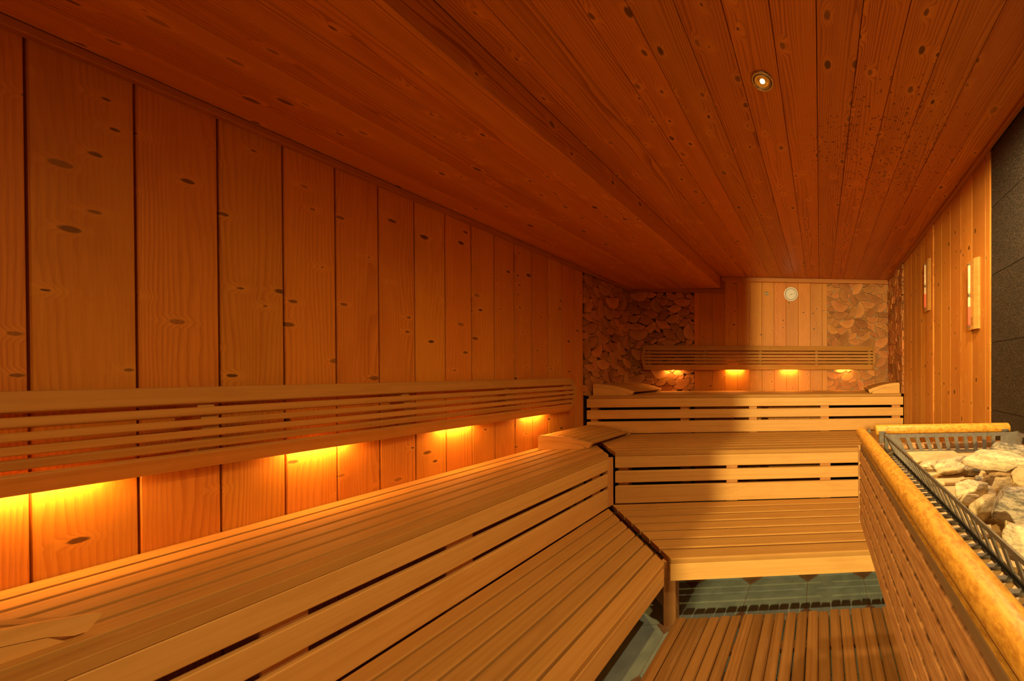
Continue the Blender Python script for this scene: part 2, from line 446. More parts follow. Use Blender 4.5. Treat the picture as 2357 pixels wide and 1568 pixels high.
MT['stone_grey'] = stone_mat('stone_grey', rgb(0.46, 0.39, 0.29), rgb(0.09, 0.085, 0.08), 0.85, 0.75)
MT['stone_brown'] = stone_mat('stone_brown', rgb(0.42, 0.27, 0.11), rgb(0.14, 0.075, 0.03), 0.7, 0.6)
MT['stone_tan'] = stone_mat('stone_tan', rgb(0.62, 0.48, 0.26), rgb(0.26, 0.20, 0.12), 0.4, 0.4)

# ------------------------------------------------------------------ room shell
def slab(name, mat, lo, hi, kind='structure'):
    lo, hi = Vector(lo), Vector(hi)
    v = [(x, y, z) for x in (lo.x, hi.x) for y in (lo.y, hi.y) for z in (lo.z, hi.z)]
    f = [(0, 1, 3, 2), (4, 6, 7, 5), (0, 4, 5, 1), (2, 3, 7, 6), (0, 2, 6, 4), (1, 5, 7, 3)]
    o = obj(name, mk(name, v, f), mat)
    o['kind'] = kind
    return o

PT = 0.016
floor = slab('floor', MT['grout'], (-2.10, YF - 0.1, -0.08), (0.85, DB + 0.1, -0.003))
wl = slab('wall_left', MT['backing'], (-W - 0.08, YF - 0.1, -0.003), (-W - PT, DB + 0.1, ZC + 0.06))
wb = slab('wall_back', MT['backing'], (-W - PT, DB + PT, -0.003), (R + PT, DB + 0.1, ZC + 0.06))
wr = slab('wall_right', MT['backing'], (R + PT, YF - 0.1, -0.003), (R + 0.1, DB + 0.1, ZC + 0.06))
ce = slab('ceiling', MT['backing'], (-W - PT, YF - 0.1, ZC + PT), (R + PT, DB + PT, ZC + 0.06))

# left wall boards
ys = [2.7826 - P * k for k in range(0, 28)][::-1]
ys = [y for y in ys if y > YF] + [YLOG]
ys = [YF] + ys
for a, b in zip(ys[:-1], ys[1:]):
    if b - a < 0.02: continue
    beam('plank', wl, MT['pine'], (-W - PT / 2, (a + b) / 2, 0.0), (-W - PT / 2, (a + b) / 2, ZSL + 0.005), b - a - 0.0038, PT, (1, 0, 0), 0.0018)
# back wall boards
xs = [-1.2759 - 0.059] + [-1.2759 + P * k for k in range(0, 11)]
xs = [x for x in xs if x < XLOG_R - 0.02] + [XLOG_R]
for a, b in zip(xs[:-1], xs[1:]):
    top = ZC if (a + b) / 2 > XSTEP else ZS
    beam('plank', wb, MT['pine'], ((a + b) / 2, DB + PT / 2, 0.0), ((a + b) / 2, DB + PT / 2, top), b - a - 0.0022, PT, (0, -1, 0), 0.001)
# right wall boards and granite slabs
ys = [1.40, 1.44, 1.572, 1.702, 1.842, 1.979, 2.115, 2.257, 2.389, 2.521, 2.653, 2.785, 2.903]
for a, b in zip(ys[:-1], ys[1:]):
    prd = 0.008 if abs(a - 2.115) < 0.01 else 0.0
    beam('plank', wr, MT['pine_right'], (R + PT / 2 - prd, (a + b) / 2, 0.0), (R + PT / 2 - prd, (a + b) / 2, ZC), b - a - 0.0035, PT, (-1, 0, 0), 0.002)
gj = slab('granite_joint', MT['granite_joint'], (R + 0.010, YF, 0.0), (R + PT, 1.398, ZC))
gj.parent = wr; del gj['kind']
zr = [0.0] + [E + q for q in (-1.075, -0.773, -0.472, -0.171, 0.130, 0.431, 0.733)] + [ZC]
for za, zb in zip(zr[:-1], zr[1:]):
    for ya, yb in ((YF, -0.11), (-0.11, 0.64), (0.64, 1.398)):
        box('granite_slab', wr, MT['granite'], (R + 0.004, ya + 0.0012, za + 0.0012), (R + 0.0155, yb - 0.0012, zb - 0.0012), 0.0005)

# ceiling boards, soffit boards, soffit face
xs = [-0.0085 + P * k for k in range(-8, 6)] + [R]
for a, b in zip(xs[:-1], xs[1:]):
    beam('plank', ce, MT['ceiling'], ((a + b) / 2, YF, ZC + PT / 2), ((a + b) / 2, DB + PT, ZC + PT / 2), b - a - 0.0022, PT, (0, 0, -1), 0.001)
sl = (ZS - ZSL) / (XSTEP + W)
xs = [XSTEP - P * k for k in range(0, 8)] + [-W]
for b, a in zip(xs[:-1], xs[1:]):
    xm = (a + b) / 2
    z = ZSL + (xm + W) * sl + PT / 2
    beam('plank', ce, MT['ceiling'], (xm, YF, z), (xm, DB, z), b - a - 0.0022, PT, (sl, 0, -1), 0.001)
box('soffit_face_board', ce, MT['ceiling'], (XSTEP - 0.016, YF, ZS + 0.001), (XSTEP, DB, ZC), 0.001)

# cornice strips
def trim(n, lo, hi, mat=None):
    o = box('trim_%d' % n, None, mat or MT['trim'], lo, hi, 0.003)
    o['kind'] = 'structure'
    return o
trim(1, (-W, YF, ZSL - 0.026), (-W + 0.034, DB, ZSL - 0.001))
trim(2, (-W + 0.034, DB - 0.030, ZS - 0.050), (XSTEP + 0.036, DB, ZS - 0.006))
trim(3, (XSTEP + 0.006, DB - 0.030, ZC - 0.046), (R, DB, ZC - 0.001), MT['trim_light'])
trim(4, (R - 0.022, YF, ZC - 0.024), (R, DB - 0.030, ZC - 0.001))
trim(5, (XSTEP + 0.001, DB - 0.030, ZS - 0.006), (XSTEP + 0.036, DB, ZC - 0.047))

# unseen wall behind the camera; its assumed doorway shapes the front light's edge
DXL, DXR, DZ = -0.64, 0.30, 1.98
wf = slab('wall_front', MT['backing'], (-W - PT, YF - 0.10, -0.003), (DXL - 0.02, YF - PT, ZC + 0.06))
for lo, hi in (((DXL - 0.02, YF - 0.10, DZ + 0.02), (DXR + 0.02, YF - PT, ZC + 0.06)), ((DXR + 0.02, YF - 0.10, -0.003), (R + PT, YF - PT, ZC + 0.06))):
    o = slab('wall_core', MT['backing'], lo, hi); o.parent = wf; del o['kind']
x = -W
while x < R - 0.01:
    b = min(x + P, R)
    xm = (x + b) / 2
    z0 = DZ + 0.02 if DXL - 0.05 < xm < DXR + 0.05 else 0.0
    beam('plank', wf, MT['pine'], (xm, YF - PT / 2, z0), (xm, YF - PT / 2, ZC), b - x - 0.004, PT, (0, 1, 0), 0.0015)
    x = b
dr = empty('assumed_door_1', ((DXL + DXR) / 2, YF, 0)); dr['kind'] = 'structure'
box('assumed_door_jamb', dr, MT['trim'], (DXL - 0.02, YF - 0.10, 0), (DXL, YF + 0.012, DZ), 0.002)
box('assumed_door_jamb', dr, MT['trim'], (DXR, YF - 0.10, 0), (DXR + 0.02, YF + 0.012, DZ), 0.002)
box('assumed_door_head', dr, MT['trim'], (DXL - 0.02, YF - 0.10, DZ), (DXR + 0.02, YF + 0.012, DZ + 0.02), 0.002)


# ------------------------------------------------------------------ floor tiles (octagons with small square insets)
TP, CL, G = 0.3255, 0.060, 0.003
def ngon_tile(name, pts, t, mat):
    n = len(pts)
    inner = [(x * 0.993, y * 0.993) for x, y in pts]
    vs = [(x, y, -t) for x, y in pts] + [(x, y, -0.0006) for x, y in pts] + [(x, y, 0) for x, y in inner]
    fs = [tuple(range(2 * n, 3 * n))]
    for r in (0, 1):
        fs += [(r * n + i, r * n + (i + 1) % n, (r + 1) * n + (i + 1) % n, (r + 1) * n + i) for i in range(n)]
    me = mk(name, vs, fs); me.materials.append(mat); return me
h = TP / 2 - G / 2
c = CL - G * 0.2
oct_ = [(h, -h + c), (h, h - c), (h - c, h), (-h + c, h), (-h, h - c), (-h, -h + c), (-h + c, -h), (h - c, -h)]
tile_me = ngon_tile('tile', oct_, 0.008, MT['tile'])
d = CL - G * 0.9
inset_me = ngon_tile('inset_tile', [(d, 0), (0, d), (-d, 0), (0, -d)], 0.008, MT['inset'])
IX, IY = -0.0735, 1.930
for i in range(-6, 3):
    for j in range(-8, 6):
        cx, cy = IX + TP * (i + 0.5), IY + TP * (j + 0.5)
        if -W + h < cx < R - h + 0.05 and YF + h < cy < DB - h:
            obj('tile', tile_me, None, Matrix.Translation((cx, cy, 0.0)), floor)
        cx, cy = IX + TP * i, IY + TP * j
        if -W + d < cx < R - d and YF + d < cy < DB - d:
            obj('inset_tile', inset_me, None, Matrix.Translation((cx, cy, 0.0)), floor)

# ------------------------------------------------------------------ log-slice panels
def log_panel(root, o, ex, ey, n, wid, hei, seed, mortar):
    """pieces in the plane through o spanned by ex (across) and ey (up); n points into the room"""
    ex, ey, n = Vector(ex), Vector(ey), Vector(n)
    flip = ex.cross(ey).dot(n) < 0
    rs = 0.003
    nx, ny = int(wid / rs), int(hei / rs)
    gx, gy = np.meshgrid((np.arange(nx) + 0.5) * rs, (np.arange(ny) + 0.5) * rs)
    blocked = np.zeros((ny, nx), bool)
    rnd = random.Random(seed)
    bk = mk('log_backing', [o, o + ex * wid, o + ex * wid + ey * hei, o + ey * hei,
                            o - n * PT, o + ex * wid - n * PT, o + ex * wid + ey * hei - n * PT, o + ey * hei - n * PT],
            [(0, 1, 2, 3), (7, 6, 5, 4), (0, 4, 5, 1), (1, 5, 6, 2), (2, 6, 7, 3), (3, 7, 4, 0)])
    obj('log_backing', bk, mortar, None, root)
    def dilate(m):
        d_ = m.copy()
        d_[1:] |= m[:-1]; d_[:-1] |= m[1:]; d_[:, 1:] |= m[:, :-1]; d_[:, :-1] |= m[:, 1:]
        return d_
    made = 0
    for tries in range(2700):
        free = np.argwhere(~blocked)
        if len(free) < 60: break
        r_, c_ = free[rnd.randrange(len(free))]
        phase = 0 if tries < 1100 else 1 if tries < 1500 else 2
        Rr = rnd.uniform(0.066, 0.104) if phase == 0 else rnd.uniform(0.052, 0.088) if phase == 1 else rnd.uniform(0.05, 0.08)
        half = math.radians(rnd.choice([90, 90, 86, 94, 75, 62, 48]))
        ang = math.radians(-90 + rnd.gauss(0, 42))
        k_ = 0.45 * Rr
        cx, cy = gx[r_, c_] - math.cos(ang) * k_, gy[r_, c_] - math.sin(ang) * k_
        i0_, i1_ = max(0, int(cx / rs) - 40), min(nx, int(cx / rs) + 41)
        j0_, j1_ = max(0, int(cy / rs) - 40), min(ny, int(cy / rs) + 41)
        dx, dy = gx[j0_:j1_, i0_:i1_] - cx, gy[j0_:j1_, i0_:i1_] - cy
        rr = np.hypot(dx, dy)
        th = (np.arctan2(dy, dx) - ang + math.pi) % (2 * math.pi) - math.pi
        wob = 1 + 0.035 * np.sin(3 * th + rnd.random() * 6) + 0.02 * np.sin(7 * th + rnd.random() * 6)
        sub = (rr < Rr * wob) & ((np.abs(th) < half) | (rr < 0.004)) & ~blocked[j0_:j1_, i0_:i1_]
        area = sub.sum() * rs * rs
        full = half * Rr * Rr
        if area < (0.84 * full, 0.70 * full, 0.0008)[phase]: continue
        m_ = np.zeros_like(blocked)
        m_[j0_:j1_, i0_:i1_] = sub
        iy, ix = np.nonzero(m_)
        mx, my = ix.mean(), iy.mean()
        if not m_[int(my), int(mx)]:
            q = np.argmin((ix - mx) ** 2 + (iy - my) ** 2); mx, my = ix[q] + 0.0, iy[q] + 0.0
        K = 38
        poly, claim = [], None
        for k in range(K):
            a = 2 * math.pi * k / K
            t_ = 0.0
            while True:
                t_ += 0.5
                jx, jy = int(mx + math.cos(a) * t_ + 0.5), int(my + math.sin(a) * t_ + 0.5)
                if jx < 0 or jy < 0 or jx >= nx or jy >= ny or not m_[jy, jx]: break
            t_ = max(t_ - 0.1, 0.5)
            poly.append(((mx + 0.5 + math.cos(a) * t_) * rs, (my + 0.5 + math.sin(a) * t_) * rs))
        # area really covered by the star outline
        pa = 0.5 * abs(sum(poly[k][0] * poly[(k + 1) % K][1] - poly[(k + 1) % K][0] * poly[k][1] for k in range(K)))
        if pa < 0.0007: continue
        pr = np.hypot([p_[0] / rs - mx - 0.5 for p_ in poly], [p_[1] / rs - my - 0.5 for p_ in poly])
        aa = (np.arctan2(gy / rs - my - 0.5, gx / rs - mx - 0.5) % (2 * math.pi)) / (2 * math.pi) * K
        i0 = np.floor(aa).astype(int) % K
        fr = aa - np.floor(aa)
        lim = pr[i0] * (1 - fr) + pr[(i0 + 1) % K] * fr
        cov = np.hypot(gx / rs - mx - 0.5, gy / rs - my - 0.5) <= lim + 0.3
        blocked |= dilate(cov)
        t1 = rnd.uniform(0.008, 0.020)
        cxm, cym = mx * rs, my * rs
        vs = [(x - cx, y - cy, 0.0) for x, y in poly] + [(x - cx, y - cy, t1 - 0.002) for x, y in poly]
        vs += [((x - cxm) * 0.975 + cxm - cx, (y - cym) * 0.975 + cym - cy, t1) for x, y in poly]
        fs = [tuple(range(2 * K, 3 * K))]
        for q in (0, 1):
            fs += [(q * K + i, q * K + (i + 1) % K, (q + 1) * K + (i + 1) % K, (q + 1) * K + i) for i in range(K)]
        if flip: fs = [f[::-1] for f in fs]
        tilt = Matrix.Rotation(rnd.gauss(0, 0.012), 4, 'X') @ Matrix.Rotation(rnd.gauss(0, 0.012), 4, 'Y')
        obj('log_slice', mk('log_slice', vs, fs), MT['log'], axes(ex, ey, n, o + ex * cx + ey * cy) @ tilt, root)
        made += 1
    return made
ztop = ZSL - 0.028
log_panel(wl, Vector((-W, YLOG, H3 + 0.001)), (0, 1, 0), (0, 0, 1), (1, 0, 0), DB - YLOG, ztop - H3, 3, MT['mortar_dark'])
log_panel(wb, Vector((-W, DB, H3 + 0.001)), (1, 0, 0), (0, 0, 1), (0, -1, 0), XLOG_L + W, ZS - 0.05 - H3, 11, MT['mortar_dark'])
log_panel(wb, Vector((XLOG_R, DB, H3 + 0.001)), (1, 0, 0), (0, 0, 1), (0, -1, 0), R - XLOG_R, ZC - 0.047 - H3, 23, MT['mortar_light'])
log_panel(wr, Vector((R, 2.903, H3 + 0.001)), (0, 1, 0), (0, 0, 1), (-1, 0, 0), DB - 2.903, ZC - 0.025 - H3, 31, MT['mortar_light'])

# ------------------------------------------------------------------ benches
ST = 0.028          # seat slat thickness
def fascia(b, mat, horiz, fixed, a0, a1, ztop_, zbot, s0=0.0, s1=0.0, step=True):
    """front boards below a seat: horiz 'x' runs along X at Y=fixed, 'y' runs along Y at X=fixed"""
    rows = [(ST + 0.001, 0.104)]
    if step:
        rows += [(0.127, 0.203), (0.226, ztop_ - zbot)]
    for ra, rb in rows:
        z = ztop_ - (ra + rb) / 2
        if horiz == 'x':
            beam('front_board', b, mat, (a0, fixed + 0.0125, z), (a1, fixed + 0.0125, z), rb - ra, 0.025, (0, -1, 0), 0.003)
        else:
            beam('front_board', b, mat, (fixed - 0.0125, a0, z), (fixed - 0.0125, a1, z), rb - ra, 0.025, (1, 0, 0), 0.003)

def slats(n, a, b, gap):
    w = (b - a - gap * (n - 1)) / n
    return [(a + i * (w + gap), a + i * (w + gap) + w) for i in range(n)]

GAP = 0.0195
Y0 = YF + 0.02
# left, upper level
bl2 = empty('sauna_bench', (-1.68, 0.7, 0))
tag(bl2, 'long upper wooden sauna bench along the left wall, under its glowing backrest', 'bench', 'slatted sauna benches')
K2 = (2.875 - 2.185) / (1.9945 - 1.3651)
for xa, xb in slats(7, -W + 0.004, -X2, GAP):
    xc = (xa + xb) / 2
    yc = 2.185 + K2 * (-X2 - xc)
    beam('seat_slat', bl2, MT['seat'], (xc, Y0, H2 - ST / 2), (xc, yc, H2 - ST / 2), xb - xa, ST, (0, 0, 1), 0.0015, 0.0, K2)
fascia(bl2, MT['bench'], 'y', -X2, Y0, 2.180, H2, H1 + 0.003)
for ya, yb in ((2.075, 2.145), (1.302, 1.396), (0.902, 0.979) , (0.10, 0.19), (-0.60, -0.51)):
    box('post', bl2, MT['post'], (-X2 - 0.066, ya, 0.0), (-X2 - 0.0255, yb, H2 - ST - 0.001), 0.002)
box('corner_post', bl2, MT['post'], (-X2 - 0.040, 2.186, H1 + 0.003), (-X2 + 0.002, 2.232, H2 - ST - 0.001), 0.003)
for ya in (1.90, 1.33, 0.92, 0.12, -0.58):
    box('cross_bearer', bl2, MT['post'], (-W + 0.004, ya, H2 - ST - 0.075), (-X2 - 0.067, ya + 0.05, H2 - ST - 0.001), 0.002)
    box('wall_post', bl2, MT['post'], (-W + 0.004, ya, 0.0), (-W + 0.044, ya + 0.05, H2 - ST - 0.076), 0.002)

# left, lower level
bl1 = empty('sauna_bench', (-1.04, 0.4, 0))
tag(bl1, 'lower wooden sauna bench along the left side, nearest the camera with wide slats', 'bench', 'slatted sauna benches')
K1 = (2.180 - 1.535) / (X2 - X1)
for xa, xb in slats(7, -X2 + 0.002, -X1, 0.014):
    xc = (xa + xb) / 2
    yc = 1.532 + K1 * (-X1 - xc)
    beam('seat_slat', bl1, MT['seat'], (xc, Y0, H1 - ST / 2), (xc, yc, H1 - ST / 2), xb - xa, ST, (0, 0, 1), 0.005, 0.0, K1)
beam('front_board', bl1, MT['bench'], (-X1 - 0.0125, Y0, H1 - 0.066), (-X1 - 0.0125, 1.530, H1 - 0.066), 0.082, 0.025, (1, 0, 0), 0.003)
for ya in (1.15, 0.35, -0.55):
    box('cross_bearer', bl1, MT['post'], (-X2 + 0.004, ya, H1 - ST - 0.07), (-X1 - 0.03, ya + 0.05, H1 - ST - 0.001), 0.002)
    box('leg', bl1, MT['post'], (-1.02, ya, 0.0), (-0.96, ya + 0.05, H1 - ST - 0.071), 0.002)

# back, lower level
bb1 = empty('sauna_bench', (0.0, 1.9, 0))
tag(bb1, 'lowest bench across the back of the sauna, beside the stone-filled stove', 'bench', 'slatted sauna benches')
for ya, yb in slats(7, D1, D2 - 0.002, 0.014):
    yc = (ya + yb) / 2
    xc = -0.700 - (yc - D1) / K1
    beam('seat_slat', bb1, MT['seat'], (xc, yc, H1 - ST / 2), (R - 0.006, yc, H1 - ST / 2), yb - ya, ST, (0, 0, 1), 0.005, -1 / K1, 0.0)
beam('front_board', bb1, MT['bench'], (-0.702, D1 + 0.0125, H1 - 0.066), (R - 0.006, D1 + 0.0125, H1 - 0.066), 0.082, 0.025, (0, -1, 0), 0.003)
box('leg', bb1, MT['post'], (-0.752, 1.592, 0.0), (-0.694, 1.640, H1 - 0.108), 0.005)
box('bearer', bb1, MT['post'], (-0.760, 1.590, H1 - 0.1075), (-0.650, 1.642, H1 - ST - 0.001), 0.002)
beam('corner_brace', bb1, MT['post'], (-0.76, 1.66, 0.14), (-1.33, 2.22, 0.14), 0.20, 0.03, (1, 1, 0), 0.003)
for xa in (0.60, -0.02):
    box('cross_bearer', bb1, MT['post'], (xa, D1 + 0.03, H1 - ST - 0.07), (xa + 0.05, D2 - 0.004, H1 - ST - 0.001), 0.002)
    box('leg', bb1, MT['post'], (xa, 2.05, 0.0), (xa + 0.05, 2.11, H1 - ST - 0.071), 0.002)

# back, middle level
bb2 = empty('sauna_bench', (-0.3, 2.55, 0))
tag(bb2, 'middle bench across the back of the sauna, with two dark slots in its front', 'bench', 'slatted sauna benches')
for ya, yb in slats(8, D2, D3 - 0.002, 0.0105):
    yc = (ya + yb) / 2
    xc = -1.354 - (yc - D2) / K2
    beam('seat_slat', bb2, MT['seat'], (xc, yc, H2 - ST / 2), (R - 0.006, yc, H2 - ST / 2), yb - ya, ST, (0, 0, 1), 0.003, -1 / K2, 0.0)
fascia(bb2, MT['bench'], 'x', D2, -1.356, R - 0.006, H2, H1 + 0.003)
for xa, xb in ((-1.352, -1.287), (-0.644, -0.569), (-0.003, 0.072), (0.63, 0.70)):
    box('post', bb2, MT['post'], (xa, D2 + 0.0255, 0.0), (xb, D2 + 0.066, H2 - ST - 0.001), 0.002)
    box('cross_bearer', bb2, MT['post'], (xa + 0.01, D2 + 0.067, H2 - ST - 0.075), (xa + 0.06, D3 - 0.004, H2 - ST - 0.001), 0.002)

# back, top level
bb3 = empty('sauna_bench', (-0.6, 3.2, 0))
tag(bb3, 'topmost bench against the back wall, below the far backrest', 'bench', 'slatted sauna benches')
for ya, yb in slats(7, D3, DB - 0.022, 0.0105):
    yc = (ya + yb) / 2
    beam('seat_slat', bb3, MT['seat'], (-W + 0.022, yc, H3 - ST / 2), (R - 0.024, yc, H3 - ST / 2), yb - ya, ST, (0, 0, 1), 0.003)
fascia(bb3, MT['bench'], 'x', D3, -W + 0.006, R - 0.006, H3, H2 + 0.003)
for xa, xb in ((-1.975, -1.917), (-1.226, -1.155), (-0.634, -0.563), (0.002, 0.079), (0.659, 0.738)):
    box('post', bb3, MT['post'], (xa, D3 + 0.0255, 0.0), (xb, D3 + 0.066, H3 - ST - 0.001), 0.002)
    box('cross_bearer', bb3, MT['post'], (xa + 0.005, D3 + 0.067, H3 - ST - 0.075), (xb - 0.005, DB - 0.022, H3 - ST - 0.001), 0.002)

# ------------------------------------------------------------------ backrests with lamps behind them
def backrest(o, ex, n, length, ribs, label):
    """o: bottom corner on the wall, ex along the wall, n into the room"""
    o, ex, n = Vector(o), Vector(ex), Vector(n)
    up = Vector((0, 0, 1))
    H = 0.250
    root = empty('backrest', o + ex * length / 2)
    tag(root, label, 'backrest', 'curved slatted backrests')
    def dist(z):
        s_ = (z - H / 2) / (H / 2)
        return 0.042 + 0.040 * (1 - s_ * s_)
    def slope(z): return (dist(z + 0.002) - dist(z - 0.002)) / 0.004
    for za, zb in ((0.0, 0.051), (0.064, 0.0875), (0.0985, 0.1205), (0.1315, 0.153), (0.164, 0.1885), (0.200, 0.250)):
        zm = (za + zb) / 2
        nn = n - up * slope(zm)
        p = o + n * dist(zm) + up * zm
        beam('slat', root, MT['backrest'], p + ex * 0.024, p + ex * (length - 0.024), (zb - za) * math.sqrt(1 + slope(zm) ** 2), 0.016, nn, 0.003)
    def curve_plate(name, pos, thick, outer, inner):
        zs = [H * k / 14 for k in range(15)]
        poly = [(dist(z) + outer, z) for z in zs] + [(dist(z) + inner, z) for z in reversed(zs)]
        me = prism_mesh(name, poly, thick)
        return obj(name, me, MT['backrest'], axes(n, up, n.cross(up), o + ex * pos) if n.cross(up).dot(ex) > 0 else axes(n, up, n.cross(up), o + ex * (pos + thick)), root)
    curve_plate('end_cap', 0.0, 0.023, 0.013, -0.016)
    curve_plate('end_cap', length - 0.023, 0.023, 0.013, -0.016)
    for r_ in ribs:
        curve_plate('rib', r_ - 0.014, 0.028, -0.0085, -0.034)
        for zb_ in (0.040, 0.190):
            a = o + ex * r_ + up * zb_
            beam('wall_bracket', root, MT['post'], a, a + n * (dist(zb_) - 0.030), 0.026, 0.026, up, 0.001)
    return root

BZ = E + 0.030
backrest((-1.822, DB, BZ), (1, 0, 0), (0, -1, 0), 2.415, [0.06, 0.62, 1.19, 1.785, 2.355],
         'curved slatted backrest high on the back wall below the dial')
BZL = E - 0.294
YL0, YL1 = -0.10, 2.668
backrest((-W, YL0, BZL), (0, 1, 0), (1, 0, 0), YL1 - YL0, [0.06, 0.85, 1.26, 1.75, 2.24, 2.70],
         'long curved slatted backrest on the left board wall above the bench')

tube_me = lathe_mesh('tube', [(0.0005, -0.075), (0.006, -0.075), (0.008, -0.071), (0.008, 0.071), (0.006, 0.075), (0.0005, 0.075)], 14)
cap_me = lathe_mesh('cap', [(0.0005, -0.014), (0.0095, -0.014), (0.0095, 0.014), (0.0005, 0.014)], 14)
def wall_lamp(p, ex, n, label, group, tn=0.029):
    """short festoon lamp on a small wall plate behind the lower edge of a backrest"""
    p, ex, n = Vector(p), Vector(ex), Vector(n)
    up = Vector((0, 0, 1))
    root = empty('backrest_lamp', p)
    tag(root, label, 'lamp', group)
    a = p - ex * 0.10; b = p + ex * 0.10
    beam('wall_plate', root, MT['socket'], a + n * 0.002, b + n * 0.002, 0.024, 0.004, n, 0.0005)
    beam('hood', root, MT['socket'], a + n * (tn / 2 + 0.006) + up * 0.0125, b + n * (tn / 2 + 0.006) + up * 0.0125, tn + 0.012, 0.003, up, 0.0005)
    ctr = p + n * tn
    m = axes(up, n, ex, ctr) if up.cross(n).dot(ex) > 0 else axes(n, up, ex, ctr)
    obj('glow_tube', tube_me, MT['lamp'], m, root)
    for s_ in (-1, 1):
        m2 = m.copy(); q = ctr + ex * 0.089 * s_
        for i in range(3): m2[i][3] = q[i]
        obj('socket', cap_me, MT['socket'], m2, root)
LG = 'lamps hidden behind the backrests'
WN = ['leftmost', 'second', 'third', 'rightmost']
for k, xx in enumerate((-1.546, -0.912, -0.339, 0.262)):
    wall_lamp((xx, DB - 0.020 if xx < -1.334 or xx > 0.08 else DB, BZ + 0.0125), (1, 0, 0), (0, -1, 0), 'orange lamp glowing under the far backrest, ' + ('leftmost of four' if k == 0 else 'second of four from the left' if k == 1 else 'third of four from the left' if k == 2 else 'rightmost of four'), LG, 0.014 if xx < -1.334 or xx > 0.08 else 0.029)
for k, yy in enumerate((0.961, 1.429, 1.912, 2.386)):
    wall_lamp((-W, yy, BZL + 0.0125), (0, 1, 0), (1, 0, 0), 'orange lamp glowing under the left backrest, ' + ('nearest of four' if k == 0 else 'second of four from the near end' if k == 1 else 'third of four from the near end' if k == 2 else 'farthest of four'), LG)

# ------------------------------------------------------------------ headrests
def headrest(o, u, v, width, label, L=0.30):
    """o: floor corner at the tall end, u: direction it slopes down, v: across"""
    o, u, v = Vector(o), Vector(u).normalized(), Vector(v).normalized()
    up = Vector((0, 0, 1))
    root = empty('headrest', o + u * L / 2 + v * width / 2)
    tag(root, label, 'headrest', 'wooden headrests')
    def top(x): return 0.034 + 0.064 * (1 - (max(x, 0) / L) ** 1.9)
    xs_ = [0.012 + (L - 0.012) * k / 14 for k in range(15)]
    upper = [(0.0, 0.086), (0.004, 0.094)] + [(x_, top(x_)) for x_ in xs_] + [(L + 0.004, 0.030), (L - 0.010, 0.004)]
    lowc = [(x_, max(top(x_) - 0.030, 0.004)) for x_ in xs_[:-1]]
    up_poly = upper + [(L - 0.022, 0.004)] + [(x_, z_) for x_, z_ in reversed(lowc[:-1]) if z_ > 0.0045] + [(0.0, lowc[0][1])]
    lo_poly = [(0.0, 0.0), (L - 0.030, 0.0)] + [(x_, z_ - 0.0012) for x_, z_ in reversed(lowc[:-1]) if z_ > 0.0055] + [(0.0, lowc[0][1] - 0.0012)]
    ez = u.cross(up)
    for k, off in enumerate((0.0, width - 0.022)):
        org = o + v * off if ez.dot(v) > 0 else o + v * (off + 0.022)
        obj('side_rail', prism_mesh('side_rail', up_poly, 0.022), MT['bench'], axes(u, up, ez, org), root)
        obj('side_panel', prism_mesh('side_panel', lo_poly, 0.022), MT['bench'], axes(u, up, ez, org), root)
    n_ = 7
    for k in range(n_):
        xa = 0.006 + (L - 0.008) * k / n_
        xb = 0.006 + (L - 0.008) * (k + 1) / n_ - 0.007
        xm = (xa + xb) / 2
        sl_ = (top(xb) - top(xa)) / (xb - xa)
        nn = up - u * sl_
        p = o + u * xm + up * (top(xm) - 0.010)
        beam('slat', root, MT['seat'], p + v * 0.0225, p + v * (width - 0.0225), (xb - xa) * math.sqrt(1 + sl_ * sl_), 0.014, nn, 0.002)
    return root
headrest((-1.955, 2.93, H3), (1, 0, 0), (0, 1, 0), 0.50, 'wooden slatted headrest at the left end of the topmost back bench', 0.33)
headrest((0.735, 2.94, H3), (-1, 0, 0), (0, 1, 0), 0.48, 'wooden slatted headrest at the right end of the topmost back bench', 0.29)
headrest((-1.935, 2.36, H2), (1, 0, 0), (0, 1, 0), 0.49, 'wooden slatted headrest in the corner where left and middle back benches meet', 0.34)
headrest((-1.49, 0.45, H2), (0, 1, 0), (-1, 0, 0), 0.47, 'shadowed wooden headrest at the near end of the upper left bench', 0.325)

# ------------------------------------------------------------------ dial, badge, sand timers, spots
th = empty('wall_thermometer', (-0.312, DB, E + 0.846), 0)
tag(th, 'round white dial thermometer on the back wall boards', 'thermometer')
def on_wall(z): return axes(Vector((1, 0, 0)), Vector((0, 0, 1)), Vector((0, -1, 0)), Vector((-0.312, DB - z, E + 0.846)))
obj('rim', lathe_mesh('rim', [(0.0755, 0.0), (0.0765, 0.012), (0.073, 0.020), (0.066, 0.021), (0.062, 0.015)], 48), MT['white'], on_wall(0), th)
obj('inner_ring', lathe_mesh('inner_ring', [(0.0618, 0.0145), (0.056, 0.0125)], 48), MT['grey'], on_wall(0), th)
fc = obj('dial', lathe_mesh('dial', [(0.056, 0.0124), (0.0005, 0.0124)], 48), MT['dial'], on_wall(0), th)
for k in range(13):
    a = math.radians(225 - 22.5 * k)
    ctr = Vector((-0.312 + 0.040 * math.cos(a), DB - 0.0130, E + 0.846 + 0.040 * math.sin(a)))
    dr_ = Vector((math.cos(a), 0, math.sin(a)))
    beam('dial_mark', fc, MT['ink'], ctr - dr_ * 0.003, ctr + dr_ * 0.003, 0.0022, 0.0008, (0, -1, 0), 0.0001)
a = math.radians(17)
dr_ = Vector((math.cos(a), 0, math.sin(a))); ctr = Vector((-0.312, DB - 0.0140, E + 0.843))
beam('needle', th, MT['ink'], ctr - dr_ * 0.018, ctr + dr_ * 0.042, 0.0018, 0.0008, (0, -1, 0), 0.0001)
